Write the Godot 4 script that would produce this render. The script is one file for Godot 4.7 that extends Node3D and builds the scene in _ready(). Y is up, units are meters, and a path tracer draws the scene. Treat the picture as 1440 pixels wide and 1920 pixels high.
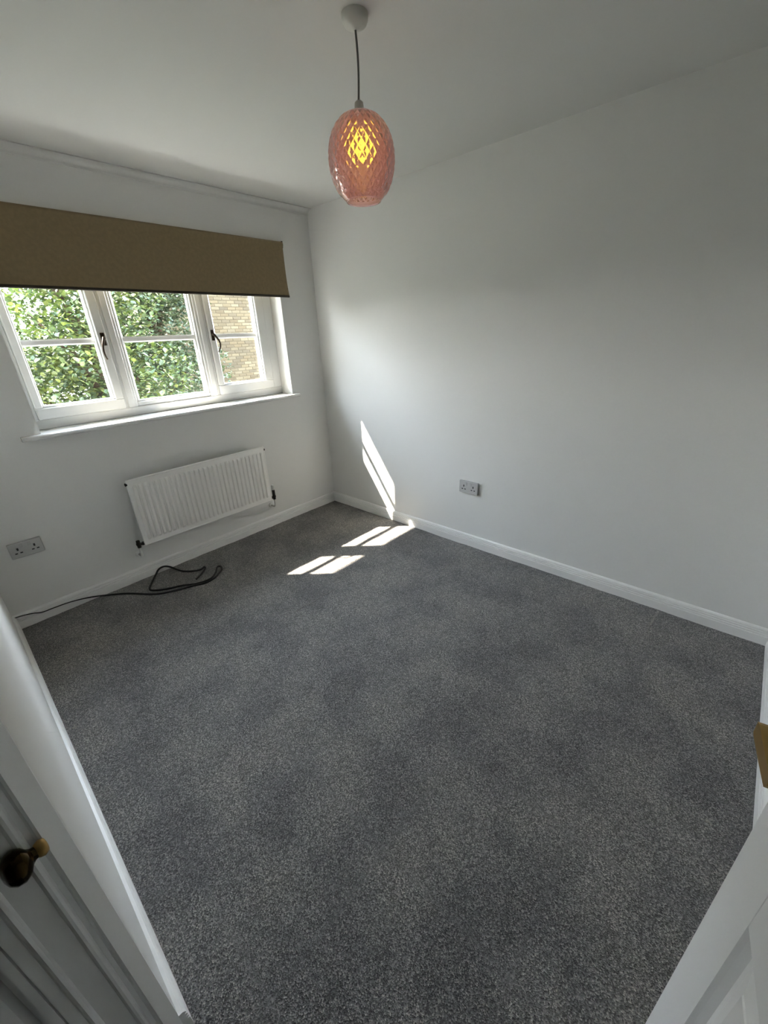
extends Node3D
# An empty bedroom seen from its doorway. Window wall at z = 0, right wall at x = 0, floor at y = 0, metres.

const X0 := -2.444   # left wall
const Z1 := 3.19     # back wall
const H := 2.34      # ceiling
const SUN_WAY := Vector3(0.87, -1.47, 1.0)

var M := {}
var used := {}

# ------------------------------------------------------------------ mesh building
class Shape:
	var st := SurfaceTool.new()
	func _init() -> void:
		st.begin(Mesh.PRIMITIVE_TRIANGLES)
	func tri(a: Vector3, b: Vector3, c: Vector3, na: Vector3, nb: Vector3, nc: Vector3) -> void:
		if (b - a).cross(c - a).dot(na + nb + nc) > 0.0:      # Godot's front faces run clockwise
			var t := b; b = c; c = t
			t = nb; nb = nc; nc = t
		st.set_normal(na); st.add_vertex(a)
		st.set_normal(nb); st.add_vertex(b)
		st.set_normal(nc); st.add_vertex(c)
	func quad(a: Vector3, b: Vector3, c: Vector3, d: Vector3, out: Vector3) -> void:
		var n := (c - a).cross(d - b).normalized()
		if n.dot(out) < 0.0: n = -n
		tri(a, b, c, n, n, n)
		tri(a, c, d, n, n, n)
	func box(lo: Vector3, hi: Vector3, ch := 0.0) -> void:
		# a box with chamfered edges (ch = width of the chamfer)
		var c := (lo + hi) / 2.0
		var h := (hi - lo) / 2.0
		ch = minf(ch, minf(h.x, minf(h.y, h.z)) * 0.9)
		for ax in 3:
			var bx := (ax + 1) % 3
			var cx := (ax + 2) % 3
			for s in [-1.0, 1.0]:
				var p: Array[Vector3] = []
				for k in [[-1, -1], [1, -1], [1, 1], [-1, 1]]:
					var v := Vector3.ZERO
					v[ax] = s * h[ax]; v[bx] = k[0] * (h[bx] - ch); v[cx] = k[1] * (h[cx] - ch)
					p.append(c + v)
				var n := Vector3.ZERO
				n[ax] = s
				quad(p[0], p[1], p[2], p[3], n)
		if ch <= 0.0: return
		for ax in 3:                                          # edge chamfers along axis ax
			var bx := (ax + 1) % 3
			var cx := (ax + 2) % 3
			for sb in [-1.0, 1.0]:
				for sc in [-1.0, 1.0]:
					var p: Array[Vector3] = []
					for k in [[-1, 0], [1, 0], [1, 1], [-1, 1]]:
						var v := Vector3.ZERO
						v[ax] = k[0] * (h[ax] - ch)
						v[bx] = sb * (h[bx] - (ch if k[1] == 0 else 0.0))
						v[cx] = sc * (h[cx] - (0.0 if k[1] == 0 else ch))
						p.append(c + v)
					var n := Vector3.ZERO
					n[bx] = sb; n[cx] = sc
					quad(p[0], p[1], p[2], p[3], n)
		for sx in [-1.0, 1.0]:
			for sy in [-1.0, 1.0]:
				for sz in [-1.0, 1.0]:
					var n := Vector3(sx, sy, sz).normalized()
					tri(c + Vector3(sx * h.x, sy * (h.y - ch), sz * (h.z - ch)), c + Vector3(sx * (h.x - ch), sy * h.y, sz * (h.z - ch)), c + Vector3(sx * (h.x - ch), sy * (h.y - ch), sz * h.z), n, n, n)
	func extrude(profile: PackedVector2Array, o: Vector3, u: Vector3, v: Vector3, w: Vector3, closed := true, caps := true) -> void:
		# profile in (u, v), swept along the vector w; out is to the right of a counter-clockwise outline
		var n := profile.size()
		var area := 0.0
		for i in n:
			area += profile[i].cross(profile[(i + 1) % n])
		var sgn := 1.0 if area > 0.0 else -1.0
		for i in (n if closed else n - 1):
			var a := profile[i]
			var b := profile[(i + 1) % n]
			var e := (b - a) * sgn
			var out := u * e.y - v * e.x
			var pa := o + u * a.x + v * a.y
			var pb := o + u * b.x + v * b.y
			quad(pa, pb, pb + w, pa + w, out)
		if caps and closed:
			var t := Geometry2D.triangulate_polygon(profile)
			for k in range(0, t.size(), 3):
				var q: Array[Vector3] = []
				for j in 3:
					var p := profile[t[k + j]]
					q.append(o + u * p.x + v * p.y)
				var d := w.normalized()
				tri(q[0], q[1], q[2], -d, -d, -d)
				tri(q[0] + w, q[1] + w, q[2] + w, d, d, d)
	func lathe(profile: PackedVector2Array, o: Vector3, axis := Vector3.UP, segs := 32, sharp := false) -> void:
		# profile of (radius, along); outward is on the right of the way along the profile turned up
		var x := axis.cross(Vector3(0.31, 0.17, 0.93)).normalized()
		var z := x.cross(axis).normalized()
		var n := profile.size()
		var nor := PackedVector2Array()
		for i in n:
			var t := (profile[mini(i + 1, n - 1)] - profile[maxi(i - 1, 0)])
			nor.append(Vector2(t.y, -t.x).normalized())
		for i in n - 1:
			var t := profile[i + 1] - profile[i]
			var flat := Vector2(t.y, -t.x).normalized()
			for k in segs:
				var a0 := TAU * k / segs
				var a1 := TAU * (k + 1) / segs
				var d0 := x * cos(a0) + z * sin(a0)
				var d1 := x * cos(a1) + z * sin(a1)
				var m0 := flat if sharp else nor[i]
				var m1 := flat if sharp else nor[i + 1]
				var p := [o + d0 * profile[i].x + axis * profile[i].y, o + d1 * profile[i].x + axis * profile[i].y, o + d1 * profile[i + 1].x + axis * profile[i + 1].y, o + d0 * profile[i + 1].x + axis * profile[i + 1].y]
				var q := [d0 * m0.x + axis * m0.y, d1 * m0.x + axis * m0.y, d1 * m1.x + axis * m1.y, d0 * m1.x + axis * m1.y]
				if profile[i].x > 1e-6: tri(p[0], p[1], p[2], q[0], q[1], q[2])
				if profile[i + 1].x > 1e-6: tri(p[0], p[2], p[3], q[0], q[2], q[3])
	func tube(path: PackedVector3Array, radii: PackedFloat32Array, segs := 10, capped := true) -> void:
		var n := path.size()
		var side := Vector3.ZERO
		var rings := []
		for i in n:
			var t := (path[mini(i + 1, n - 1)] - path[maxi(i - 1, 0)]).normalized()
			if i == 0:
				side = t.cross(Vector3(0.23, 0.91, 0.34)).normalized()
			else:
				side = (side - t * side.dot(t)).normalized()
			var up := side.cross(t)
			var ring: Array[Vector3] = []
			for k in segs:
				ring.append(side * cos(TAU * k / segs) + up * sin(TAU * k / segs))
			rings.append(ring)
		for i in n - 1:
			for k in segs:
				var l := (k + 1) % segs
				var a: Vector3 = rings[i][k]
				var b: Vector3 = rings[i][l]
				var c: Vector3 = rings[i + 1][l]
				var d: Vector3 = rings[i + 1][k]
				tri(path[i] + a * radii[i], path[i] + b * radii[i], path[i + 1] + c * radii[i + 1], a, b, c)
				tri(path[i] + a * radii[i], path[i + 1] + c * radii[i + 1], path[i + 1] + d * radii[i + 1], a, c, d)
		if capped:
			for e in [0, n - 1]:
				var t := (path[1] - path[0]).normalized() * -1.0 if e == 0 else (path[n - 1] - path[n - 2]).normalized()
				for k in segs:
					tri(path[e], path[e] + rings[e][k] * radii[e], path[e] + rings[e][(k + 1) % segs] * radii[e], t, t, t)

func put(called: String, s: Shape, m: Material, parent: Node3D = null) -> MeshInstance3D:
	var o := MeshInstance3D.new()
	o.mesh = s.st.commit()
	o.material_override = m
	o.name = called
	(parent if parent else self).add_child(o, true)
	return o

func thing(called: String, label: String, category: String, at := Vector3.ZERO, group := "", kind := "") -> Node3D:
	var o := Node3D.new()
	o.name = called
	add_child(o, true)
	o.position = at
	return tag(o, label, category, group, kind)

func tag(o: Node3D, label: String, category: String, group := "", kind := "") -> Node3D:
	o.set_meta("label", label)
	o.set_meta("category", category)
	if group: o.set_meta("group", group)
	if kind: o.set_meta("kind", kind)
	return o

func struct(called: String, s: Shape, m: Material, label: String, category: String) -> MeshInstance3D:
	var o := put(called, s, m)
	tag(o, label, category, "", "structure")
	return o

# ------------------------------------------------------------------ materials
func mat(color: Color, rough: float, metal := 0.0) -> StandardMaterial3D:
	var m := StandardMaterial3D.new()
	m.albedo_color = color
	m.roughness = rough
	m.metallic = metal
	return m

func noise_tex(seed_: int, freq: float, ramp: Array, size := 512, kind := FastNoiseLite.TYPE_SIMPLEX_SMOOTH, octaves := 4, as_normal := 0.0) -> NoiseTexture2D:
	var n := FastNoiseLite.new()
	n.seed = seed_
	n.noise_type = kind
	n.frequency = freq
	n.fractal_octaves = octaves
	if kind == FastNoiseLite.TYPE_CELLULAR:
		n.fractal_type = FastNoiseLite.FRACTAL_NONE
		n.cellular_return_type = FastNoiseLite.RETURN_DISTANCE if as_normal > 0.0 else FastNoiseLite.RETURN_CELL_VALUE
	var t := NoiseTexture2D.new()
	t.width = size
	t.height = size
	t.seamless = true
	t.generate_mipmaps = false
	t.noise = n
	if as_normal > 0.0:
		t.as_normal_map = true
		t.bump_strength = as_normal
	elif ramp.size():
		var g := Gradient.new()
		g.offsets = PackedFloat32Array(ramp[0])
		g.colors = PackedColorArray(ramp[1])
		t.color_ramp = g
	return t

func world_mapped(m: StandardMaterial3D, metres: float) -> StandardMaterial3D:
	m.uv1_triplanar = true
	m.uv1_world_triplanar = true
	m.uv1_scale = Vector3.ONE / metres
	return m

func materials() -> void:
	# emulsion paint with the faint orange peel a roller leaves
	var peel := noise_tex(5, 0.035, [], 512, FastNoiseLite.TYPE_SIMPLEX_SMOOTH, 3, 1.2)
	for k in [["wall", Color(0.90, 0.90, 0.888)], ["ceiling", Color(0.845, 0.845, 0.832)]]:
		var m := mat(k[1], 0.75)
		m.normal_enabled = true
		m.normal_texture = peel
		m.normal_scale = 0.22
		M[k[0]] = world_mapped(m, 0.25)
	M.gloss = mat(Color(0.955, 0.955, 0.945), 0.35)            # satin white woodwork
	M.upvc = mat(Color(0.875, 0.88, 0.875), 0.25)
	M.sill = mat(Color(0.92, 0.92, 0.91), 0.13)
	M.sill.metallic_specular = 0.7
	M.radiator = mat(Color(0.955, 0.95, 0.935), 0.35)
	M.door = mat(Color(0.945, 0.95, 0.945), 0.42)
	# twist-pile carpet: charcoal tufts flecked with mid grey and beige
	var c := mat(Color(1, 1, 1), 1.0)
	c.metallic_specular = 0.1
	c.albedo_texture = noise_tex(11, 0.13, [[0.0, 0.3, 0.55, 0.75, 0.92, 1.0], [Color(0.35, 0.348, 0.346), Color(0.44, 0.438, 0.433), Color(0.52, 0.517, 0.513), Color(0.585, 0.58, 0.573), Color(0.68, 0.665, 0.647), Color(0.76, 0.74, 0.712)]], 1024, FastNoiseLite.TYPE_CELLULAR)
	c.normal_enabled = true
	c.normal_texture = noise_tex(11, 0.13, [], 1024, FastNoiseLite.TYPE_CELLULAR, 1, 6.0)
	c.normal_scale = 1.0
	c.detail_enabled = true
	c.detail_blend_mode = BaseMaterial3D.BLEND_MODE_MUL
	c.detail_uv_layer = BaseMaterial3D.DETAIL_UV_2
	c.uv2_triplanar = true
	c.uv2_world_triplanar = true
	c.uv2_scale = Vector3.ONE / 2.9
	c.detail_albedo = noise_tex(3, 0.006, [[0.25, 0.5, 0.75], [Color(0.86, 0.86, 0.87), Color(0.94, 0.94, 0.94), Color(1.0, 0.995, 0.985)]], 1024, FastNoiseLite.TYPE_SIMPLEX_SMOOTH, 6)
	c.rim_enabled = true
	c.rim = 0.25
	M.carpet = world_mapped(c, 0.42)
	# olive-brown woven blackout fabric
	var f := mat(Color(0.55, 0.488, 0.37), 0.9)
	f.albedo_texture = noise_tex(21, 0.02, [[0.2, 0.8], [Color(0.95, 0.95, 0.95), Color(1, 1, 1)]], 512, FastNoiseLite.TYPE_SIMPLEX_SMOOTH, 5)
	f.normal_enabled = true
	f.normal_texture = noise_tex(22, 0.2, [], 512, FastNoiseLite.TYPE_SIMPLEX, 2, 3.0)
	f.normal_scale = 0.25
	M.fabric = world_mapped(f, 0.3)
	M.dark_plastic = mat(Color(0.17, 0.14, 0.10), 0.5)
	M.cable = mat(Color(0.04, 0.04, 0.043), 0.5)
	M.steel = mat(Color(0.74, 0.74, 0.735), 0.45, 0.0)
	M.socket_hole = mat(Color(0.16, 0.16, 0.16), 0.7)
	M.switch_white = mat(Color(0.72, 0.72, 0.715), 0.4)
	M.valve = mat(Color(0.13, 0.12, 0.10), 0.38, 0.5)
	M.pipe = mat(Color(0.85, 0.85, 0.83), 0.4)
	M.brass = mat(Color(0.72, 0.60, 0.38), 0.42, 0.85)
	M.dark_brass = mat(Color(0.20, 0.16, 0.08), 0.14, 1.0)
	M.bronze = mat(Color(0.22, 0.17, 0.12), 0.4, 0.6)
	M.white_plastic = mat(Color(0.80, 0.80, 0.77), 0.35)
	M.cord = mat(Color(0.42, 0.42, 0.40), 0.55)
	var g := mat(Color(1, 1, 1, 0.006), 0.02)
	g.transparency = BaseMaterial3D.TRANSPARENCY_ALPHA
	M.pane = g
	# pink pressed glass: clear enough to see the bulb through
	var p := mat(Color(0.965, 0.825, 0.845, 0.10), 0.08)
	p.refraction_enabled = true
	p.refraction_scale = 0.05
	p.transparency = BaseMaterial3D.TRANSPARENCY_ALPHA
	M.pink_glass = p
	var b := mat(Color(1.0, 0.9, 0.4), 0.4)
	b.emission_enabled = true
	b.emission = Color(1.0, 0.90, 0.30)
	b.emission_energy_multiplier = 0.9
	M.bulb = b
	# outdoors
	M.bark = mat(Color(0.30, 0.25, 0.20), 0.95)
	var l := mat(Color(1, 1, 1), 0.55)
	l.vertex_color_use_as_albedo = true
	l.backlight_enabled = true
	l.backlight = Color(0.5, 0.55, 0.3)
	l.cull_mode = BaseMaterial3D.CULL_DISABLED
	M.leaf = l
	var br := mat(Color(1, 1, 1), 0.9)
	br.vertex_color_use_as_albedo = true
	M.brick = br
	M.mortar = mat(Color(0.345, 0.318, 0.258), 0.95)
	M.render_brick = mat(Color(0.58, 0.50, 0.38), 0.9)
	M.tiles = mat(Color(0.36, 0.26, 0.22), 0.85)
	var gr := mat(Color(1, 1, 1), 0.95)
	gr.albedo_texture = noise_tex(31, 0.02, [[0.2, 0.8], [Color(0.33, 0.36, 0.30), Color(0.44, 0.45, 0.41)]], 512, FastNoiseLite.TYPE_SIMPLEX_SMOOTH, 5)
	M.ground = world_mapped(gr, 4.0)
	M.pile = mat(Color(0.66, 0.645, 0.625), 1.0)
	M.lint = mat(Color(0.66, 0.64, 0.60), 1.0)

# ------------------------------------------------------------------ the scene
func _ready() -> void:
	var cam := Camera3D.new()
	cam.name = "camera"
	cam.fov = rad_to_deg(2.0 * atan(960.0 / 758.17))
	cam.near = 0.02
	cam.far = 200.0
	cam.transform = Transform3D(Basis(Vector3(0.66773, -0.04038, 0.74331), Vector3(0.32618, 0.91344, -0.24339), Vector3(-0.66913, 0.40497, 0.62310)), Vector3(-2.3739, 1.4778, 2.8610))
	add_child(cam)
	cam.current = true

	var sky := ProceduralSkyMaterial.new()
	sky.sky_top_color = Color(0.72, 0.77, 0.83)
	sky.sky_horizon_color = Color(0.95, 0.95, 0.93)
	sky.sun_angle_max = 12.0
	sky.sun_curve = 0.05
	sky.sky_curve = 0.25
	sky.sky_energy_multiplier = 2.8
	sky.ground_bottom_color = Color(0.5, 0.52, 0.48)
	sky.ground_horizon_color = Color(0.7, 0.72, 0.70)
	sky.ground_energy_multiplier = 1.0
	var env := Environment.new()
	env.background_mode = Environment.BG_SKY
	env.sky = Sky.new()
	env.sky.sky_material = sky
	env.tonemap_mode = Environment.TONE_MAPPER_LINEAR
	env.tonemap_exposure = 3.5
	env.sdfgi_enabled = true
	env.ssao_enabled = true
	env.ssil_enabled = true
	var we := WorldEnvironment.new()
	we.name = "world"
	we.environment = env
	add_child(we)

	var sun := DirectionalLight3D.new()
	sun.name = "sun"
	sun.light_color = Color(1.0, 0.96, 0.89)
	sun.light_energy = 4.2
	sun.light_angular_distance = 0.6
	sun.shadow_enabled = true
	sun.look_at_from_position(-SUN_WAY * 10.0, Vector3.ZERO)
	add_child(sun)

	materials()
	room()
	window()
	blind()
	radiator()
	sockets()
	door()
	door_catch()
	pendant()
	cable()
	lint()
	outdoors()

# ------------------------------------------------------------------ room shell
func nap(x: float, z: float, n: FastNoiseLite, m: FastNoiseLite) -> float:
	# pile lying this way and that
	var y := 0.0007 * n.get_noise_2d(x, z) + 0.0016 * n.get_noise_2d(x * 1.7 + z * 0.5 + 9.0, z * 0.45 - x * 0.2) + 0.0036 * m.get_noise_2d(x, z)
	return y

func room() -> void:
	# floor: carpet with a real, uneven nap over a slab
	var s := Shape.new()
	s.box(Vector3(X0 - 0.1, -0.25, -0.28), Vector3(0.12, -0.012, Z1 + 0.11))
	var n1 := FastNoiseLite.new()
	n1.seed = 7
	n1.frequency = 9.0
	var n2 := FastNoiseLite.new()
	n2.seed = 9
	n2.frequency = 2.6
	n2.fractal_octaves = 3
	var step := 0.0125
	var nx := int(ceil((0.0 - X0) / step))
	var nz := int(ceil(Z1 / step))
	var hs := []
	for i in nx + 3:
		var row := PackedFloat32Array()
		for j in nz + 3:
			row.append(nap(X0 + (i - 1) * step, (j - 1) * step, n1, n2))
		hs.append(row)
	var pos := func(i: int, j: int) -> Vector3: return Vector3(X0 + i * step, hs[i + 1][j + 1], j * step)
	var nor := func(i: int, j: int) -> Vector3: return Vector3(-(hs[mini(i + 2, nx + 2)][j + 1] - hs[i][j + 1]) / (2 * step), 1.0, -(hs[i + 1][mini(j + 2, nz + 2)] - hs[i + 1][j]) / (2 * step)).normalized()
	for i in nx:
		for j in nz:
			s.tri(pos.call(i, j), pos.call(i + 1, j), pos.call(i + 1, j + 1), nor.call(i, j), nor.call(i + 1, j), nor.call(i + 1, j + 1))
			s.tri(pos.call(i, j), pos.call(i + 1, j + 1), pos.call(i, j + 1), nor.call(i, j), nor.call(i + 1, j + 1), nor.call(i, j + 1))
	var fl := struct("floor", s, M.carpet, "charcoal grey fitted carpet with flecked pile covering the bedroom floor", "floor")
	# pale pulled-up pile in thin lines where furniture was dragged
	var rng := RandomNumberGenerator.new()
	rng.seed = 21
	s = Shape.new()
	for t in [[-0.03, 2.728, -0.19, 2.72, 120], [-0.19, 2.72, -0.386, 2.712, 45], [-0.05, 1.551, -0.495, 1.544, 90], [-1.612, 1.125, -0.968, 1.148, 120], [-2.233, 0.559, -2.223, 0.66, 22], [-0.713, 1.289, -0.93, 1.44, 35]]:
		for i in int(t[4]):
			var k := rng.randf()
			var p := Vector3(lerpf(t[0], t[2], k), 0.0, lerpf(t[1], t[3], k)) + Vector3(rng.randfn(0.0, 0.003), 0.0, rng.randfn(0.0, 0.003))
			p.y = nap(p.x, p.z, n1, n2)
			var q := Vector3(rng.randf_range(-0.006, 0.006), 0.0035, rng.randf_range(-0.003, 0.003))
			s.tube(PackedVector3Array([p, p + q * 0.6, p + q]), PackedFloat32Array([0.0017, 0.0019, 0.0010]), 5)
	put("pulled_pile", s, M.pile, fl).set_meta("kind", "stuff")

	s = Shape.new()
	s.box(Vector3(X0 - 0.1, H, -0.28), Vector3(0.12, H + 0.2, Z1 + 0.11))
	struct("ceiling", s, M.ceiling, "plain white ceiling with the pendant light hanging from it", "ceiling")

	s = Shape.new()                                          # window wall, four pieces round the opening
	s.box(Vector3(X0 - 0.1, -0.25, -0.28), Vector3(0.12, 1.03, 0.0))
	s.box(Vector3(X0 - 0.1, 2.06, -0.28), Vector3(0.12, H + 0.2, 0.0))
	s.box(Vector3(X0 - 0.1, 1.03, -0.28), Vector3(-2.01, 2.06, 0.0))
	s.box(Vector3(-0.338, 1.03, -0.28), Vector3(0.12, 2.06, 0.0))
	struct("wall_window", s, M.wall, "white wall with the wide window, the radiator below it and a double socket", "wall")
	s = Shape.new()
	s.box(Vector3(0, -0.25, 0.0), Vector3(0.12, H + 0.2, Z1 + 0.11))
	struct("wall_right", s, M.wall, "long bare white wall to the right with the single sunlit streak", "wall")
	s = Shape.new()
	s.box(Vector3(X0 - 0.1, -0.25, Z1), Vector3(0.0, H + 0.2, Z1 + 0.11))
	struct("wall_back", s, M.wall, "white wall behind the open door, only its foot in view", "wall")
	s = Shape.new()                                          # left wall with the doorway
	s.box(Vector3(X0 - 0.1, -0.25, 0.0), Vector3(X0, H + 0.2, 2.215))
	s.box(Vector3(X0 - 0.1, 2.03, 2.215), Vector3(X0, H + 0.2, 3.17))
	s.box(Vector3(X0 - 0.1, -0.25, 3.17), Vector3(X0, H + 0.2, Z1))
	s.box(Vector3(X0 - 0.1, -0.25, 2.215), Vector3(X0, -0.012, 3.17))
	struct("wall_left", s, M.wall, "white wall seen edge-on beside the door lining at the left", "wall")
	# the landing behind the doorway
	s = Shape.new()
	s.box(Vector3(-3.7, -0.25, 1.5), Vector3(-3.6, H + 0.2, 3.9))
	s.box(Vector3(-3.6, -0.25, 1.5), Vector3(X0 - 0.1, H + 0.2, 1.6))
	s.box(Vector3(-3.6, -0.25, 3.8), Vector3(X0 - 0.1, H + 0.2, 3.9))
	s.box(Vector3(X0 - 0.2, -0.25, 3.3), Vector3(X0 - 0.1, H + 0.2, 3.8))
	struct("wall_landing", s, M.wall, "dim white landing wall behind the door lining", "wall")
	s = Shape.new()
	s.box(Vector3(-3.6, -0.25, 1.6), Vector3(X0 - 0.1, 0.0, 3.8))
	struct("floor_landing", s, M.carpet, "charcoal carpet on the landing outside the doorway", "floor")
	s = Shape.new()
	s.box(Vector3(-3.6, H, 1.6), Vector3(X0 - 0.1, H + 0.2, 3.8))
	struct("ceiling_landing", s, M.ceiling, "white ceiling over the landing outside the doorway", "ceiling")

	# skirting boards: moulded with two reeds near the top
	var sk := PackedVector2Array([Vector2(0, -0.01), Vector2(0.016, -0.01), Vector2(0.016, 0.046), Vector2(0.0105, 0.049), Vector2(0.0155, 0.052), Vector2(0.0155, 0.058), Vector2(0.010, 0.061), Vector2(0.015, 0.064), Vector2(0.015, 0.070), Vector2(0.0095, 0.073), Vector2(0.0145, 0.076), Vector2(0.0140, 0.080), Vector2(0.012, 0.084), Vector2(0.008, 0.088), Vector2(0, 0.09)])
	s = Shape.new()
	s.extrude(sk, Vector3(X0, 0, 0), Vector3(0, 0, 1), Vector3.UP, Vector3(-X0, 0, 0))
	struct("baseboard_window", s, M.gloss, "white moulded skirting board under the radiator and window", "skirting")
	s = Shape.new()
	s.extrude(sk, Vector3(0, 0, 0), Vector3(-1, 0, 0), Vector3.UP, Vector3(0, 0, Z1))
	struct("baseboard_right", s, M.gloss, "white moulded skirting board along the long right wall", "skirting")
	s = Shape.new()
	s.extrude(sk, Vector3(X0, 0, 0), Vector3(1, 0, 0), Vector3.UP, Vector3(0, 0, 2.226))
	struct("baseboard_left", s, M.gloss, "white skirting board along the left wall up to the door lining", "skirting")
	s = Shape.new()
	s.extrude(sk, Vector3(X0, 0, Z1), Vector3(0, 0, -1), Vector3.UP, Vector3(-X0, 0, 0))
	struct("baseboard_back", s, M.gloss, "white skirting board on the wall behind the open door", "skirting")

	# small plaster coving round the ceiling
	var cv := PackedVector2Array([Vector2(0, 0), Vector2(0, -0.036), Vector2(0.005, -0.036), Vector2(0.006, -0.031)])
	for k in 9:
		var a := PI / 2 * k / 8.0
		cv.append(Vector2(0.006 + 0.040 * (1.0 - cos(a)), -0.031 + 0.026 * sin(a)))
	cv.append_array([Vector2(0.05, -0.005), Vector2(0.05, 0)])
	var runs := [
		["trim_1", Vector3(X0, H, 0), Vector3(0, 0, 1), Vector3(-X0, 0, 0), "white plaster coving along the top of the window wall"],
		["trim_2", Vector3(X0, H, 0), Vector3(1, 0, 0), Vector3(0, 0, Z1), "white plaster coving along the top of the left wall"],
		["trim_3", Vector3(X0, H, Z1), Vector3(0, 0, -1), Vector3(-X0, 0, 0), "white plaster coving along the top of the back wall"]]
	for r in runs:
		s = Shape.new()
		s.extrude(cv, r[1], r[2], Vector3.UP, r[3])
		struct(r[0], s, M.ceiling, r[4], "coving")

# ------------------------------------------------------------------ window
func frame_ring(s: Shape, lo: Vector2, hi: Vector2, l: float, b: float, r: float, t: float, z0: float, z1: float, ch: float) -> void:
	# four members round the rectangle lo-hi; z1 is the indoor face
	s.box(Vector3(lo.x, lo.y, z0), Vector3(hi.x, lo.y + b, z1), ch)
	s.box(Vector3(lo.x, hi.y - t, z0), Vector3(hi.x, hi.y, z1), ch)
	s.box(Vector3(lo.x, lo.y + b, z0), Vector3(lo.x + l, hi.y - t, z1), ch)
	s.box(Vector3(hi.x - r, lo.y + b, z0), Vector3(hi.x, hi.y - t, z1), ch)

func window() -> void:
	var w := thing("window_1", "wide white three-light window with glazing bars looking onto a tree", "window", Vector3.ZERO, "", "structure")
	var s := Shape.new()
	frame_ring(s, Vector2(-2.01, 1.05), Vector2(-0.338, 2.06), 0.032, 0.055, 0.08, 0.055, -0.215, -0.135, 0.004)
	put("frame", s, M.upvc, w)
	for x in [[-1.525, -1.452], [-0.957, -0.885]]:
		s = Shape.new()
		s.box(Vector3(x[0], 1.105, -0.215), Vector3(x[1], 2.005, -0.135), 0.004)
		s.box(Vector3(x[0] + 0.018, 1.105, -0.137), Vector3(x[1] - 0.018, 2.005, -0.128), 0.003)
		put("mullion", s, M.upvc, w)
	# sash outline x, glass x, opening
	var lights := [["casement", -1.978, -1.525, 0.037, 0.050, 1.167, true], ["fixed_light", -1.452, -0.957, 0.016, 0.016, 1.132, false], ["casement", -0.885, -0.418, 0.042, 0.072, 1.170, true]]
	for k in lights:
		var c := Node3D.new()
		c.name = k[0]
		w.add_child(c, true)
		var zf := -0.120 if k[6] else -0.142
		var gx0: float = k[1] + k[3]
		var gx1: float = k[2] - k[4]
		s = Shape.new()
		frame_ring(s, Vector2(k[1], 1.105), Vector2(k[2], 2.005), k[3], k[5] - 1.105, k[4], 0.05, -0.200, zf, 0.005)
		# glazing bead, a step nearer the glass
		frame_ring(s, Vector2(gx0 - 0.001, k[5] - 0.001), Vector2(gx1 + 0.001, 1.956), 0.010, 0.010, 0.010, 0.010, -0.185, zf - 0.014, 0.003)
		put("sash", s, M.upvc, c)
		s = Shape.new()
		for side in [[-0.166, -0.155], [-0.179, -0.168]]:
			s.extrude(PackedVector2Array([Vector2(1.486, side[0]), Vector2(1.520, side[0]), Vector2(1.520, (side[0] + side[1]) / 2.0), Vector2(1.512, side[1]), Vector2(1.494, side[1]), Vector2(1.486, (side[0] + side[1]) / 2.0)]), Vector3(gx0, 0, 0), Vector3.UP, Vector3(0, 0, 1), Vector3(gx1 - gx0, 0, 0))
		put("glazing_bar", s, M.upvc, c)
		for y in [[k[5], 1.503], [1.503, 1.957]]:
			s = Shape.new()
			s.quad(Vector3(gx0, y[0], -0.167), Vector3(gx1, y[0], -0.167), Vector3(gx1, y[1], -0.167), Vector3(gx0, y[1], -0.167), Vector3.BACK)
			put("pane", s, M.pane, c)
		if k[6]:
			# monkey-tail handle: fixing plate, pivot and a curling tail
			var hx: float = k[2] - 0.022 if k[1] < -1.5 else k[1] + 0.020
			var sg := -1.0 if k[1] < -1.5 else 1.0
			s = Shape.new()
			s.box(Vector3(hx - 0.011, 1.475, zf), Vector3(hx + 0.011, 1.545, zf + 0.006), 0.002)
			s.lathe(PackedVector2Array([Vector2(0.009, 0), Vector2(0.009, 0.018), Vector2(0.0, 0.02)]), Vector3(hx, 1.516, zf + 0.004), Vector3.BACK, 14)
			var path := PackedVector3Array()
			var rad := PackedFloat32Array()
			for i in 15:
				var t := i / 14.0
				path.append(Vector3(hx + sg * (0.026 * sin(t * 2.6)) * (1.0 if t < 0.85 else 1.0), 1.518 - 0.118 * t, zf + 0.018 + 0.020 * sin(t * PI)))
				rad.append(lerpf(0.0080, 0.0045, t))
			s.tube(path, rad, 8)
			put("handle", s, M.bronze, c)
	# window board with rounded nose and small horns
	s = Shape.new()
	s.extrude(PackedVector2Array([Vector2(-0.14, 1.026), Vector2(0.034, 1.026), Vector2(0.041, 1.029), Vector2(0.045, 1.035), Vector2(0.045, 1.042), Vector2(0.041, 1.048), Vector2(0.034, 1.051), Vector2(-0.14, 1.051)]), Vector3(-2.01, 0, 0), Vector3(0, 0, 1), Vector3.UP, Vector3(1.672, 0, 0))
	for x in [-2.10, -0.338]:
		s.extrude(PackedVector2Array([Vector2(0.0, 1.026), Vector2(0.034, 1.026), Vector2(0.041, 1.029), Vector2(0.045, 1.035), Vector2(0.045, 1.042), Vector2(0.041, 1.048), Vector2(0.034, 1.051), Vector2(0.0, 1.051)]), Vector3(x, 0, 0), Vector3(0, 0, 1), Vector3.UP, Vector3(0.09 if x < -1 else 0.045, 0, 0))
	put("sill", s, M.sill, w).set_meta("label", "white window board with rounded nose")
	s = Shape.new()
	s.extrude(PackedVector2Array([Vector2(-0.33, 1.0), Vector2(-0.14, 1.0), Vector2(-0.14, 1.05), Vector2(-0.33, 1.02)]), Vector3(-2.03, 0, 0), Vector3(0, 0, 1), Vector3.UP, Vector3(1.71, 0, 0))
	put("outer_sill", s, M.upvc, w)

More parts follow.
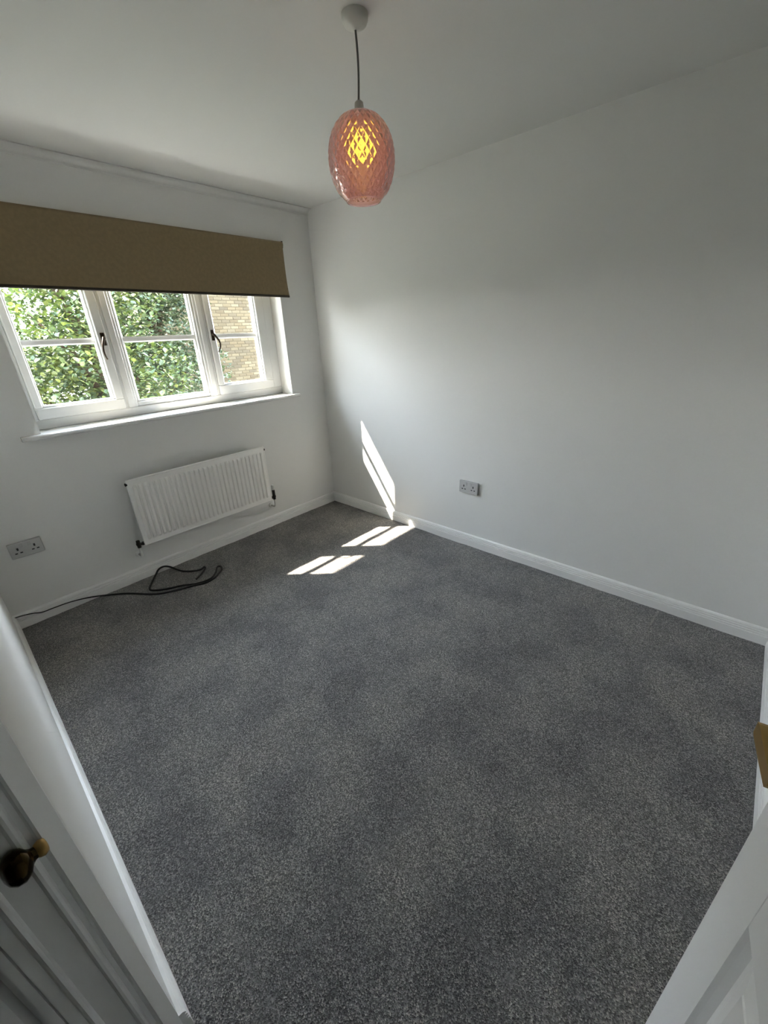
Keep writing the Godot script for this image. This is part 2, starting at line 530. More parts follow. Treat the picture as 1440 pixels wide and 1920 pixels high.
# ------------------------------------------------------------------ blind
func blind() -> void:
	var b := thing("roller_blind", "olive brown roller blind pulled a third of the way down the window", "blind", Vector3(-1.19, 2.085, 0.03))
	var x0 := -0.905
	var x1 := 0.898
	var s := Shape.new()
	s.lathe(PackedVector2Array([Vector2(0, 0), Vector2(0.019, 0), Vector2(0.019, x1 - x0), Vector2(0, x1 - x0)]), Vector3(x0, 0, 0), Vector3.RIGHT, 24, true)
	put("roller", s, M.fabric, b)
	# fabric off the front of the roll, rippling a little at the selvedges
	s = Shape.new()
	var nx := 40
	var ny := 16
	var pt := func(i: int, j: int, off: float) -> Vector3:
		var u := float(i) / nx
		var v := float(j) / ny
		var edge := pow(absf(u * 2.0 - 1.0), 14.0)
		var x := lerpf(x0 + 0.006, x1 - 0.006, u) + signf(u - 0.5) * edge * (0.012 * v * v - 0.004 * sin(v * PI))
		var z := 0.0195 + 0.0025 * sin(v * 5.0) * edge + 0.0012 * sin(u * 9.0 + v * 2.0)
		return Vector3(x, 0.004 - v * 0.332, z + off)
	for i in nx:
		for j in ny:
			for side in [0.0, -0.001]:
				s.quad(pt.call(i, j, side), pt.call(i + 1, j, side), pt.call(i + 1, j + 1, side), pt.call(i, j + 1, side), Vector3(0, 0, 1) if side == 0.0 else Vector3(0, 0, -1))
	put("fabric", s, M.fabric, b)
	s = Shape.new()
	s.box(Vector3(x0 + 0.001, -0.337, 0.011), Vector3(x1 + 0.005, -0.322, 0.023), 0.003)
	put("bottom_bar", s, M.dark_plastic, b)
	for x in [x0 - 0.012, x1]:
		s = Shape.new()
		s.box(Vector3(x, -0.020, -0.03), Vector3(x + 0.004, 0.022, 0.012), 0.001)
		s.lathe(PackedVector2Array([Vector2(0, 0.0), Vector2(0.016, 0.0), Vector2(0.016, 0.009), Vector2(0, 0.009)]), Vector3(x + (0.004 if x < 0 else -0.006), 0, 0), Vector3.RIGHT, 18, true)
		put("bracket", s, M.dark_plastic, b)

# ------------------------------------------------------------------ radiator
func radiator() -> void:
	var r := thing("radiator", "white ribbed panel radiator fixed to the wall under the window", "radiator", Vector3(-1.222, 0.262, 0.0))
	var w := 0.972
	var hh := 0.443
	var s := Shape.new()
	var flutes := 29
	var pitch := (w - 0.03) / flutes
	var xs := PackedFloat32Array([-w / 2])
	var ds := PackedFloat32Array([0.0])
	for k in flutes:
		var x := -w / 2 + 0.015 + pitch * k
		for q in [[0.0, 0.0], [0.20, 0.0], [0.32, 0.7], [0.40, 1.0], [0.80, 1.0], [0.88, 0.7]]:
			xs.append(x + pitch * q[0])
			ds.append(q[1])
	xs.append(w / 2 - 0.015); ds.append(0.0)
	xs.append(w / 2); ds.append(0.0)
	var ys := [0.0, 0.028, 0.036, 0.046, hh - 0.050, hh - 0.040, hh - 0.032, 0.443]
	var ramp := [0.0, 0.0, 0.55, 1.0, 1.0, 0.55, 0.0, 0.0]
	for i in xs.size() - 1:
		for j in ys.size() - 1:
			var p: Array[Vector3] = []
			for k in [[0, 0], [1, 0], [1, 1], [0, 1]]:
				p.append(Vector3(xs[i + k[0]], ys[j + k[1]], 0.084 + 0.012 * ds[i + k[0]] * ramp[j + k[1]]))
			s.tri(p[0], p[1], p[2], _n(p), _n(p), _n(p))
			s.tri(p[0], p[2], p[3], _n(p), _n(p), _n(p))
	# rolled seam all round, then the back plate
	var seam := PackedVector3Array([Vector3(-w / 2, 0, 0.081), Vector3(w / 2, 0, 0.081), Vector3(w / 2, hh, 0.081), Vector3(-w / 2, hh, 0.081)])
	for k in 4:
		s.tube(PackedVector3Array([seam[k], seam[(k + 1) % 4]]), PackedFloat32Array([0.006, 0.006]), 10)
	s.box(Vector3(-w / 2, 0.0, 0.068), Vector3(w / 2, hh, 0.0855), 0.002)
	put("panel", s, M.radiator, r)
	for x in [-0.33, 0.33]:
		s = Shape.new()
		s.box(Vector3(x - 0.02, 0.05, 0.0), Vector3(x + 0.02, hh - 0.05, 0.0035))
		s.box(Vector3(x - 0.012, 0.06, 0.0035), Vector3(x + 0.012, 0.08, 0.068))
		s.box(Vector3(x - 0.012, hh - 0.08, 0.0035), Vector3(x + 0.012, hh - 0.06, 0.068))
		put("bracket", s, M.radiator, r)
	for x in [-w / 2, w / 2]:
		var sg := signf(x)
		s = Shape.new()
		s.lathe(PackedVector2Array([Vector2(0.011, 0), Vector2(0.011, 0.008), Vector2(0.008, 0.012), Vector2(0, 0.012)]), Vector3(x, hh - 0.022, 0.078), Vector3(sg, 0, 0), 6, true)
		put("end_plug", s, M.valve, r)
		# valve: union into the radiator, body, cap; then the pipe and its collar on the wall
		var y := 0.012
		var vx: float = x + sg * 0.036
		s = Shape.new()
		s.lathe(PackedVector2Array([Vector2(0, 0), Vector2(0.013, 0), Vector2(0.013, 0.014), Vector2(0.009, 0.016), Vector2(0.009, 0.034)]), Vector3(x, y, 0.070), Vector3(sg, 0, 0), 12, true)
		var top := 0.030 if sg < 0 else 0.066
		s.lathe(PackedVector2Array([Vector2(0, -0.020), Vector2(0.012, -0.020), Vector2(0.012, -0.006), Vector2(0.015, 0.0), Vector2(0.015, 0.010), Vector2(0.012, 0.014), Vector2(0.012, top - 0.004), Vector2(0.010, top), Vector2(0, top)]), Vector3(vx, y, 0.070), Vector3.UP, 16)
		put("valve", s, M.valve, r).set_meta("label", "dark metal valve at the foot of the radiator")
		if sg > 0:
			s = Shape.new()
			s.lathe(PackedVector2Array([Vector2(0.0135, 0.064), Vector2(0.0125, 0.100), Vector2(0.009, 0.104), Vector2(0, 0.104)]), Vector3(vx, y, 0.070), Vector3.UP, 16)
			put("valve_cap", s, M.pipe, r)
		s = Shape.new()
		var path := PackedVector3Array([Vector3(vx, y - 0.018, 0.070), Vector3(vx, y - 0.060, 0.070), Vector3(vx, y - 0.078, 0.066), Vector3(vx, y - 0.088, 0.054), Vector3(vx, y - 0.090, 0.038), Vector3(vx, y - 0.090, 0.0)])
		s.tube(path, PackedFloat32Array([0.0075, 0.0075, 0.0075, 0.0075, 0.0075, 0.0075]), 12)
		put("pipe", s, M.pipe, r)
		s = Shape.new()
		s.lathe(PackedVector2Array([Vector2(0.0, 0.010), Vector2(0.012, 0.010), Vector2(0.020, 0.006), Vector2(0.022, 0.0)]), Vector3(vx, y - 0.090, 0.0), Vector3(0, 0, 1), 18)
		put("pipe_collar", s, M.pipe, r)

func _n(p: Array[Vector3]) -> Vector3:
	var n := (p[2] - p[0]).cross(p[3] - p[1]).normalized()
	return n if n.z >= 0.0 else -n

# ------------------------------------------------------------------ sockets
func socket(called: String, label: String, at: Vector3, turn: float) -> void:
	# plate in its own xy plane, proud in +z
	var o := thing(called, label, "socket", at, "double wall sockets")
	o.rotation.y = turn
	var s := Shape.new()
	s.box(Vector3(-0.074, -0.044, 0.0), Vector3(0.074, 0.044, 0.0105 + 0.007), 0.003)
	put("plate", s, M.steel, o)
	for x in [-0.037, 0.037]:
		for h in [[0.0, 0.020, 0.0042, 0.0075], [-0.011, -0.003, 0.0058, 0.0034], [0.011, -0.003, 0.0058, 0.0034]]:
			s = Shape.new()
			s.box(Vector3(x + h[0] - h[2], h[1] - 0.012 - h[3], 0.0165), Vector3(x + h[0] + h[2], h[1] - 0.012 + h[3], 0.0179), 0.0003)
			put("pin_slot", s, M.socket_hole, o)
	for x in [-0.018, 0.018]:
		s = Shape.new()
		s.box(Vector3(x - 0.0065, 0.014, 0.0165), Vector3(x + 0.0065, 0.036, 0.0208), 0.0015)
		put("rocker", s, M.switch_white, o)
	for x in [-0.0603, 0.0603]:
		s = Shape.new()
		s.lathe(PackedVector2Array([Vector2(0.004, 0), Vector2(0.0035, 0.0009), Vector2(0, 0.001)]), Vector3(x, 0.0, 0.0175), Vector3.BACK, 12)
		put("screw", s, M.steel, o)

func sockets() -> void:
	socket("wall_socket", "grey double wall socket left of the radiator under the window", Vector3(-2.262, 0.458, 0.0), 0.0)
	socket("wall_socket_001", "grey double wall socket low on the long right wall", Vector3(0.0, 0.457, 1.487), -PI / 2)

# ------------------------------------------------------------------ door
func door() -> void:
	var d := thing("door_1", "white panelled bedroom door standing open beside the camera, brass lever handle", "door", Vector3(-2.440, 0.0, 3.108), "", "structure")
	# lining of the doorway on the far side, with a moulded stop
	var pf := PackedVector2Array([Vector2(0, -0.035), Vector2(0, -0.024), Vector2(0.022, 0.0), Vector2(0.026, -0.003), Vector2(0.030, -0.008), Vector2(0.037, -0.008), Vector2(0.038, 0.003), Vector2(0.041, 0.0065), Vector2(0.045, 0.0065), Vector2(0.048, 0.003), Vector2(0.050, 0.0), Vector2(0.081, 0.0), Vector2(0.084, 0.004), Vector2(0.088, 0.0065), Vector2(0.092, 0.004), Vector2(0.095, 0.0), Vector2(0.1105, 0.0), Vector2(0.1105, -0.008), Vector2(0.1135, -0.008), Vector2(0.1135, 0.0), Vector2(0.124, 0.0), Vector2(0.126, -0.030), Vector2(0.140, -0.030), Vector2(0.142, 0.0), Vector2(0.19, 0.0), Vector2(0.19, -0.035)])
	var s := Shape.new()
	s.extrude(pf, Vector3(X0, -0.01, 2.247) - d.position, Vector3(-1, 0, 0), Vector3(0, 0, 1), Vector3(0, 2.04, 0))
	put("lining", s, M.door, d)
	s = Shape.new()                                          # hinge-side lining and head
	s.box(Vector3(X0 - 0.115, -0.01, 3.115) - d.position, Vector3(X0, 2.03, 3.172) - d.position, 0.001)
	s.box(Vector3(X0 - 0.115, 2.0, 2.247) - d.position, Vector3(X0, 2.032, 3.115) - d.position, 0.001)
	put("lining", s, M.door, d)
	# the leaf
	var leaf := Node3D.new()
	leaf.name = "leaf"
	d.add_child(leaf, true)
	leaf.rotation.y = 0.1475
	var w := 0.686
	var hh := 1.981
	var t := 0.035
	var y0 := 0.012
	s = Shape.new()
	var st := 0.104
	var mid := 0.10
	var xm0 := (w - mid) / 2
	var xm1 := (w + mid) / 2
	s.box(Vector3(0, y0, 0), Vector3(st, y0 + hh, t), 0.002)
	s.box(Vector3(w - st, y0, 0), Vector3(w, y0 + hh, t), 0.002)
	var rails := [[0.0, 0.20], [0.715, 0.915], [1.50, 1.60], [1.865, 1.981]]
	for r in rails:
		s.box(Vector3(st, y0 + r[0], 0.0002), Vector3(w - st, y0 + r[1], t - 0.0002))
	for k in 3:
		s.box(Vector3(xm0, y0 + rails[k][1], 0.0002), Vector3(xm1, y0 + rails[k + 1][0], t - 0.0002))
	put("stiles_and_rails", s, M.door, leaf)
	for k in 3:
		for x in [[st, xm0], [xm1, w - st]]:
			s = Shape.new()
			for f in [0.0, 1.0]:
				var rings := [[0.0, 0.0005], [0.004, 0.0050], [0.012, 0.0125], [0.020, 0.0125], [0.026, 0.0105], [0.052, 0.0035], [0.054, 0.0015]]
				for q in rings.size():
					var i: float = rings[q][0]
					var z: float = rings[q][1] if f == 0.0 else t - rings[q][1]
					var a := [Vector3(x[0] + i, y0 + rails[k][1] + i, z), Vector3(x[1] - i, y0 + rails[k][1] + i, z), Vector3(x[1] - i, y0 + rails[k + 1][0] - i, z), Vector3(x[0] + i, y0 + rails[k + 1][0] - i, z)]
					var out := Vector3(0, 0, -1) if f == 0.0 else Vector3(0, 0, 1)
					if q + 1 == rings.size():
						s.quad(a[0], a[1], a[2], a[3], out)
						continue
					var i2: float = rings[q + 1][0]
					var z2: float = rings[q + 1][1] if f == 0.0 else t - rings[q + 1][1]
					var b := [Vector3(x[0] + i2, y0 + rails[k][1] + i2, z2), Vector3(x[1] - i2, y0 + rails[k][1] + i2, z2), Vector3(x[1] - i2, y0 + rails[k + 1][0] - i2, z2), Vector3(x[0] + i2, y0 + rails[k + 1][0] - i2, z2)]
					for e in 4:
						s.quad(a[e], a[(e + 1) % 4], b[(e + 1) % 4], b[e], out)
			put("panel", s, M.door, leaf)
	# lever handles on both faces
	for f in [0.0, 1.0]:
		var sg := -1.0 if f == 0.0 else 1.0
		var zf := 0.0 if f == 0.0 else t
		var hx := w - 0.058
		var hy := 1.008
		s = Shape.new()
		s.box(Vector3(hx - 0.020, hy - 0.085, minf(zf, zf + sg * 0.007)), Vector3(hx + 0.020, hy + 0.065, maxf(zf, zf + sg * 0.007)), 0.002)
		s.lathe(PackedVector2Array([Vector2(0.012, 0), Vector2(0.010, 0.012), Vector2(0.009, 0.035)]), Vector3(hx, hy, zf + sg * 0.006), Vector3(0, 0, sg), 18)
		var p := Vector3(hx, hy, zf + sg * 0.044)
		s.extrude(PackedVector2Array([Vector2(0.016, -0.009), Vector2(0.016, 0.009), Vector2(0.010, 0.011), Vector2(-0.04, 0.010), Vector2(-0.064, 0.008), Vector2(-0.070, 0.0), Vector2(-0.064, -0.009), Vector2(-0.04, -0.010), Vector2(0.010, -0.011)]), p - Vector3(0, 0, sg * 0.013), Vector3.RIGHT, Vector3.UP, Vector3(0, 0, sg * 0.026))
		put("handle", s, M.brass, leaf).set_meta("label", "brass lever handle")
	s = Shape.new()
	s.box(Vector3(w - 0.0005, 0.955, 0.006), Vector3(w + 0.0015, 1.02, t - 0.006), 0.0005)
	put("latch_plate", s, M.brass, leaf)

func door_catch() -> void:
	# small dark brass catch on the door lining: round foot, stem and turned knob reaching away from the room
	var o := thing("door_catch", "small dark brass knob catch on the white door lining at the left edge", "catch", Vector3(X0 - 0.026, 0.828, 2.256))
	var s := Shape.new()
	var ax := Vector3(-0.95, 0.17, 0.27).normalized()
	s.lathe(PackedVector2Array([Vector2(0, -0.006), Vector2(0.010, -0.005), Vector2(0.0125, 0.0), Vector2(0.0105, 0.005), Vector2(0.0075, 0.009)]), Vector3.ZERO, ax, 20)
	put("foot", s, M.brass, o)
	s = Shape.new()
	s.lathe(PackedVector2Array([Vector2(0.008, 0.005), Vector2(0.0095, 0.011), Vector2(0.013, 0.015), Vector2(0.021, 0.020), Vector2(0.0245, 0.028), Vector2(0.0225, 0.036), Vector2(0.016, 0.042), Vector2(0.010, 0.044), Vector2(0, 0.045)]), Vector3.ZERO, ax, 24)
	put("knob", s, M.dark_brass, o)

# ------------------------------------------------------------------ pendant
func pendant() -> void:
	var o := thing("pendant_lamp", "ceiling pendant lamp with a pink diamond-cut glass shade, its bulb lit", "lamp", Vector3(-1.154, H, 1.695))
	var s := Shape.new()
	s.lathe(PackedVector2Array([Vector2(0.040, 0.0), Vector2(0.040, -0.004), Vector2(0.0385, -0.014), Vector2(0.034, -0.022), Vector2(0.024, -0.028), Vector2(0.009, -0.031), Vector2(0.006, -0.034), Vector2(0, -0.034)]), Vector3.ZERO, Vector3.UP, 36)
	put("ceiling_rose", s, M.white_plastic, o)
	s = Shape.new()
	var path := PackedVector3Array()
	var rad := PackedFloat32Array()
	for i in 13:
		var t := i / 12.0
		path.append(Vector3(0.003 * sin(t * PI * 1.2), -0.030 - 0.172 * t, 0.002 * sin(t * PI)))
		rad.append(0.0033)
	s.tube(path, rad, 10)
	put("cord", s, M.cord, o)
	s = Shape.new()
	s.lathe(PackedVector2Array([Vector2(0, -0.193), Vector2(0.008, -0.193), Vector2(0.013, -0.197), Vector2(0.0145, -0.205), Vector2(0.0155, -0.222), Vector2(0.019, -0.226), Vector2(0.019, -0.232), Vector2(0.0155, -0.234), Vector2(0.0155, -0.262), Vector2(0, -0.262)]), Vector3.ZERO, Vector3.UP, 24, true)
	put("lamp_holder", s, M.white_plastic, o)
	# shade: a glass egg cut outside with two families of spiralling grooves, plain inside
	s = Shape.new()
	var rows := 130
	var cols := 280
	var top := -0.219
	var bot := -0.450
	var skins := [[], []]
	for j in rows + 1:
		var v := float(j) / rows
		var y := lerpf(top, bot, v)
		var r := _egg(v)
		var row := []
		var row_in := []
		for i in cols:
			var a := TAU * i / cols
			var u := float(i) / cols * 28.0
			var k := v * 7.0
			var g := minf(absf(fposmod(u + k, 1.0) - 0.5), absf(fposmod(u - k, 1.0) - 0.5)) * 2.0
			var cut := minf(g, 0.7) / 0.7 * 0.0033 * smoothstep(0.02, 0.08, v) * (1.0 - smoothstep(0.90, 0.95, v))
			row.append(Vector3(cos(a) * (r + cut), y, sin(a) * (r + cut)))
			row_in.append(Vector3(cos(a) * (r - 0.003), y, sin(a) * (r - 0.003)))
		skins[0].append(row)
		skins[1].append(row_in)
	for j in rows:
		for i in cols:
			var l := (i + 1) % cols
			for w in 2:
				var p0: Vector3 = skins[w][j][i]
				var out := Vector3(p0.x, 0.05 * (0.5 - float(j) / rows), p0.z) * (1.0 if w == 0 else -1.0)
				s.quad(p0, skins[w][j][l], skins[w][j + 1][l], skins[w][j + 1][i], out)
	for i in cols:
		var l := (i + 1) % cols
		s.quad(skins[0][0][i], skins[0][0][l], skins[1][0][l], skins[1][0][i], Vector3.UP)
		s.quad(skins[0][rows][i], skins[0][rows][l], skins[1][rows][l], skins[1][rows][i], Vector3.DOWN)
	var lip := PackedVector2Array()
	for k in 11:
		var a := TAU * k / 10.0
		lip.append(Vector2(_egg(1.0) - 0.0022 + 0.0026 * cos(a), bot - 0.0012 + 0.0026 * sin(a)))
	s.lathe(lip, Vector3.ZERO, Vector3.UP, 60)
	put("shade", s, M.pink_glass, o).set_meta("label", "pink glass shade cut in diamonds")
	s = Shape.new()
	var bp := PackedVector2Array([Vector2(0.013, -0.262), Vector2(0.014, -0.270)])
	for k in 13:
		var a := PI * (0.18 + 0.82 * k / 12.0)
		bp.append(Vector2(0.030 * sin(a), -0.310 + 0.032 * cos(a)))
	s.lathe(bp, Vector3.ZERO, Vector3.UP, 24)
	var bulb := put("bulb", s, M.bulb, o)
	bulb.set_meta("label", "glowing yellow bulb")
	var lamp := OmniLight3D.new()
	lamp.name = "bulb_light"
	lamp.position = Vector3(0, -0.312, 0)
	lamp.light_color = Color(1.0, 0.72, 0.30)
	lamp.light_energy = 0.003
	lamp.light_size = 0.025
	lamp.omni_range = 8.0
	lamp.omni_attenuation = 2.0
	lamp.shadow_enabled = true
	o.add_child(lamp)

func _egg(v: float) -> float:
	# radius down the shade: round shoulders, widest just past the middle, open at the foot
	if v < 0.52:
		return 0.018 + 0.088 * pow(maxf(0.0, 1.0 - pow(1.0 - v / 0.52, 2.2)), 0.58)
	var t := (v - 0.52) / 0.48 * 0.83
	return 0.106 * sqrt(1.0 - t * t)

# ------------------------------------------------------------------ cable and fluff
func cable() -> void:
	var pts := PackedVector3Array([
		Vector3(-2.440, 0.084, 0.021), Vector3(-2.405, 0.081, 0.021), Vector3(-2.355, 0.069, 0.021), Vector3(-2.318, 0.054, 0.021), Vector3(-2.263, 0.052, 0.021), Vector3(-2.197, 0.049, 0.021), Vector3(-2.131, 0.039, 0.021), Vector3(-2.065, 0.026, 0.030), Vector3(-1.988, 0.009, 0.055),
		Vector3(-1.902, 0.007, 0.134), Vector3(-1.826, 0.007, 0.239), Vector3(-1.768, 0.007, 0.302), Vector3(-1.686, 0.007, 0.348), Vector3(-1.596, 0.007, 0.383), Vector3(-1.522, 0.007, 0.417), Vector3(-1.454, 0.007, 0.410), Vector3(-1.403, 0.009, 0.378),
		Vector3(-1.372, 0.014, 0.356), Vector3(-1.359, 0.018, 0.318), Vector3(-1.380, 0.018, 0.309), Vector3(-1.420, 0.017, 0.365), Vector3(-1.483, 0.017, 0.413), Vector3(-1.566, 0.013, 0.390), Vector3(-1.640, 0.010, 0.328), Vector3(-1.724, 0.009, 0.282),
		Vector3(-1.785, 0.012, 0.235), Vector3(-1.790, 0.013, 0.194), Vector3(-1.743, 0.009, 0.113), Vector3(-1.695, 0.012, 0.045), Vector3(-1.663, 0.034, 0.030), Vector3(-1.626, 0.037, 0.030), Vector3(-1.592, 0.018, 0.036),
		Vector3(-1.571, 0.009, 0.093), Vector3(-1.549, 0.008, 0.155), Vector3(-1.507, 0.008, 0.203), Vector3(-1.465, 0.009, 0.228), Vector3(-1.430, 0.009, 0.215), Vector3(-1.438, 0.010, 0.245), Vector3(-1.486, 0.008, 0.289), Vector3(-1.541, 0.008, 0.327)])
	var c := Curve3D.new()
	for i in pts.size():
		var t := (pts[mini(i + 1, pts.size() - 1)] - pts[maxi(i - 1, 0)]) / 6.0
		c.add_point(pts[i], -t, t)
	c.bake_interval = 0.012
	var path := c.get_baked_points()
	var rad := PackedFloat32Array()
	for p in path:
		rad.append(lerpf(0.0030, 0.0064, smoothstep(-2.2, -1.85, p.x)))
	var s := Shape.new()
	s.tube(path, rad, 8)
	tag(put("power_cable", s, M.cable), "black cable trailing along the skirting and looped on the carpet below the radiator", "cable")

func lint() -> void:
	var rng := RandomNumberGenerator.new()
	rng.seed = 4
	var spots := [[-1.14, 3.065, 0.009, "pale speck of fluff on the carpet in front of the open door"], [-2.40, 1.04, 0.011, "faint tuft of fluff on the carpet against the left skirting"], [-2.36, 0.125, 0.012, "faint tuft of fluff on the carpet in the corner under the cable"]]
	for k in spots.size():
		var s := Shape.new()
		for i in 9:
			var p: Vector3 = Vector3(rng.randf_range(-1, 1), 0, rng.randf_range(-1, 1)) * spots[k][2] * 0.6
			var q: Vector3 = p + Vector3(rng.randf_range(-1, 1), rng.randf_range(0.0, 0.6), rng.randf_range(-1, 1)) * spots[k][2]
			s.tube(PackedVector3Array([p + Vector3(0, 0.001, 0), (p + q) / 2 + Vector3(0, 0.003, 0), q]), PackedFloat32Array([0.0014, 0.0018, 0.0008]), 5)
		var o := put("fluff" if k == 0 else "fluff_%03d" % k, s, M.lint)
		o.position = Vector3(spots[k][0], 0.002, spots[k][1])
		tag(o, spots[k][3], "fluff", "bits of fluff on the carpet")

# ------------------------------------------------------------------ outdoors
func tree(called: String, label: String, at: Vector3, height: float, crown: Array, count: int, seed_: int, tones: Array) -> void:
	var o := thing(called, label, "tree", at, "trees outside the window")
	var rng := RandomNumberGenerator.new()
	rng.seed = seed_
	var s := Shape.new()
	var path := PackedVector3Array()
	var rad := PackedFloat32Array()
	for i in 9:
		var t := i / 8.0
		path.append(Vector3(0.10 * sin(t * 3.0), height * t, 0.08 * sin(t * 4.0)))
		rad.append(lerpf(0.13, 0.03, t))
	s.tube(path, rad, 10)
	put("trunk", s, M.bark, o)
	for b in crown:
		s = Shape.new()
		var c: Vector3 = b[0]
		var from := Vector3(0.05, clampf(c.y - 1.1, 1.0, height * 0.85), 0.04)
		var mid := (from + c) / 2 + Vector3(0, 0.18, 0)
		s.tube(PackedVector3Array([from, mid, c, c + (c - mid) * 0.6]), PackedFloat32Array([0.06, 0.045, 0.025, 0.01]), 7)
		put("branch", s, M.bark, o)
	var leaf := Shape.new()
	var pr := [Vector2(0, 0), Vector2(0.30, 0.28), Vector2(0.36, 0.55), Vector2(0.2, 0.85), Vector2(0, 1.0)]
	for i in 4:
		for sg in [-1.0, 1.0]:
			leaf.quad(Vector3(0, pr[i].y, 0), Vector3(sg * pr[i].x, pr[i].y, absf(pr[i].x) * 0.35), Vector3(sg * pr[i + 1].x, pr[i + 1].y, absf(pr[i + 1].x) * 0.35), Vector3(0, pr[i + 1].y, 0), Vector3(0, 0, 1))
	var mm := MultiMesh.new()
	mm.transform_format = MultiMesh.TRANSFORM_3D
	mm.use_colors = true
	mm.mesh = leaf.st.commit()
	mm.instance_count = count
	for i in count:
		var b = crown[rng.randi() % crown.size()]
		var dir := Vector3(rng.randfn(), rng.randfn(), rng.randfn()).normalized()
		var p: Vector3 = b[0] + dir * b[1] * pow(rng.randf(), 0.42) * Vector3(1, 0.85, 1)
		var bs := Basis.from_euler(Vector3(rng.randf_range(-2.4, -0.5), rng.randf_range(0, TAU), rng.randf_range(-0.6, 0.6)))
		mm.set_instance_transform(i, Transform3D(bs.scaled(Vector3.ONE * rng.randf_range(0.055, 0.105)), p))
		var col: Color = tones[rng.randi() % tones.size()]
		mm.set_instance_color(i, col * rng.randf_range(0.7, 1.25))
	var mi := MultiMeshInstance3D.new()
	mi.name = "foliage"
	mi.multimesh = mm
	mi.material_override = M.leaf
	mi.set_meta("kind", "stuff")
	o.add_child(mi, true)

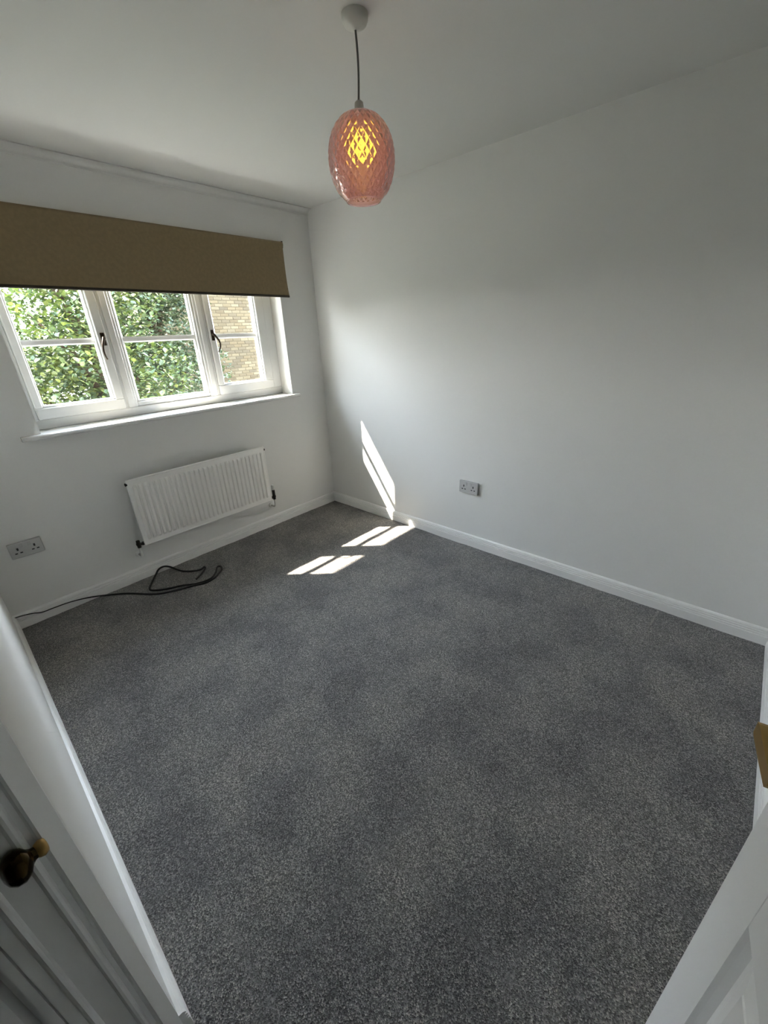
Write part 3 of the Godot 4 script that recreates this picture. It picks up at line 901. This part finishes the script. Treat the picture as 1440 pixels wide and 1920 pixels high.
func outdoors() -> void:
	var s := Shape.new()
	s.box(Vector3(-40, -2.9, -60), Vector3(40, -2.7, -0.28))
	struct("ground", s, M.ground, "pale ground outside below the window", "ground")
	# eaves over the window
	s = Shape.new()
	s.extrude(PackedVector2Array([Vector2(-0.28, 2.41), Vector2(-0.60, 2.41), Vector2(-0.60, 2.37), Vector2(-0.62, 2.37), Vector2(-0.62, 2.60), Vector2(-0.28, 2.78)]), Vector3(-5, 0, 0), Vector3(0, 0, 1), Vector3.UP, Vector3(8, 0, 0))
	struct("trim_4", s, M.upvc, "white eaves board above the window outside", "eaves")
	# the rest of this house: brick front and roof
	s = Shape.new()
	s.box(Vector3(-9, -2.7, -0.30), Vector3(X0 - 0.1, 2.5, -0.02))
	s.box(Vector3(0.12, -2.7, -0.30), Vector3(6, 2.5, -0.02))
	s.box(Vector3(X0 - 0.1, -2.7, -0.30), Vector3(0.12, -0.25, -0.02))
	struct("wall_outside", s, M.render_brick, "brick front of this house outside the bedroom window", "wall")
	s = Shape.new()
	s.extrude(PackedVector2Array([Vector2(-0.64, 2.60), Vector2(3.6, 5.4), Vector2(7.8, 2.60), Vector2(7.8, 2.78), Vector2(3.6, 5.58), Vector2(-0.64, 2.72)]), Vector3(-9.2, 0, 0), Vector3(0, 0, 1), Vector3.UP, Vector3(15.4, 0, 0))
	struct("roof", s, M.tiles, "tiled roof over this house, out of view above the ceiling", "roof")
	# neighbouring house of buff brick
	var o := thing("house", "pale buff brick house beyond the tree, seen through the right of the window", "house", Vector3(1.75, -2.7, -8.0))
	s = Shape.new()
	s.box(Vector3(0, 0, -6), Vector3(8.5, 6.2, -0.012))
	put("wall", s, M.mortar, o)
	s = Shape.new()
	s.extrude(PackedVector2Array([Vector2(-6.3, 6.15), Vector2(0.3, 6.15), Vector2(0.3, 6.25), Vector2(-3.0, 8.4), Vector2(-6.3, 6.25)]), Vector3(-0.2, 0, 0), Vector3(0, 0, 1), Vector3.UP, Vector3(8.9, 0, 0))
	put("roof", s, M.tiles, o)
	var bk := Shape.new()
	bk.box(Vector3(-0.1075, -0.0325, -0.02), Vector3(0.1075, 0.0325, 0.0), 0.004)
	var mm := MultiMesh.new()
	mm.transform_format = MultiMesh.TRANSFORM_3D
	mm.use_colors = true
	mm.mesh = bk.st.commit()
	var rng := RandomNumberGenerator.new()
	rng.seed = 12
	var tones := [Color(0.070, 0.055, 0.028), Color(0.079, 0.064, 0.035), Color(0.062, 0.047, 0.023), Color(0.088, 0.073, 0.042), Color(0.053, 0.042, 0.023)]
	var rows := 82
	var cols := 37
	mm.instance_count = rows * cols
	for j in rows:
		for i in cols:
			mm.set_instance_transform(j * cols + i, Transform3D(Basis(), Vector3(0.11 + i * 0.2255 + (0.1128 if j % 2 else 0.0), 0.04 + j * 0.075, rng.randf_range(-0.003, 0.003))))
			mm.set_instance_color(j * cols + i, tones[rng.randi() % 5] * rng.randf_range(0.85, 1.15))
	var mi := MultiMeshInstance3D.new()
	mi.name = "brickwork"
	mi.multimesh = mm
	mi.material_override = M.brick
	mi.set_meta("kind", "stuff")
	o.add_child(mi, true)
	var green := [Color(0.085, 0.125, 0.042), Color(0.12, 0.165, 0.052), Color(0.19, 0.225, 0.075), Color(0.052, 0.080, 0.034), Color(0.064, 0.105, 0.056)]
	var blue := [Color(0.060, 0.092, 0.056), Color(0.085, 0.122, 0.074), Color(0.12, 0.155, 0.092), Color(0.044, 0.068, 0.042)]
	tree("tree", "leafy yellow-green tree filling the left light of the window", Vector3(-0.35, -2.7, -5.4), 4.6,
		[[Vector3(-0.5, 4.4, 0.3), 1.05], [Vector3(0.35, 5.0, 0.0), 1.0], [Vector3(-0.9, 3.5, 0.1), 0.9], [Vector3(0.5, 3.6, 0.3), 1.0], [Vector3(-0.3, 5.6, -0.3), 0.8], [Vector3(0.0, 2.9, 0.4), 0.8], [Vector3(-0.2, 4.2, -0.6), 1.2]], 17000, 3, green)
	tree("tree_001", "darker bluish green tree behind the middle light of the window", Vector3(1.15, -2.7, -6.6), 4.9,
		[[Vector3(0.0, 4.6, 0.2), 1.1], [Vector3(-0.7, 3.7, 0.2), 1.0], [Vector3(0.45, 3.6, 0.1), 0.95], [Vector3(-0.3, 5.6, 0.0), 0.9], [Vector3(0.35, 5.2, 0.3), 0.8], [Vector3(-1.1, 4.6, -0.4), 1.2]], 15000, 8, blue)
	tree("tree_002", "dark tree beside the house, left of the window and out of view", Vector3(-4.3, -2.7, -2.7), 4.6,
		[[Vector3(0.0, 4.2, 0.0), 1.0], [Vector3(0.2, 3.4, 0.3), 1.0], [Vector3(-0.2, 3.3, -0.4), 1.0], [Vector3(0.1, 2.6, 0.1), 0.9], [Vector3(0.0, 4.9, -0.2), 0.8], [Vector3(0.5, 4.0, -0.5), 1.1]], 17000, 15, blue)
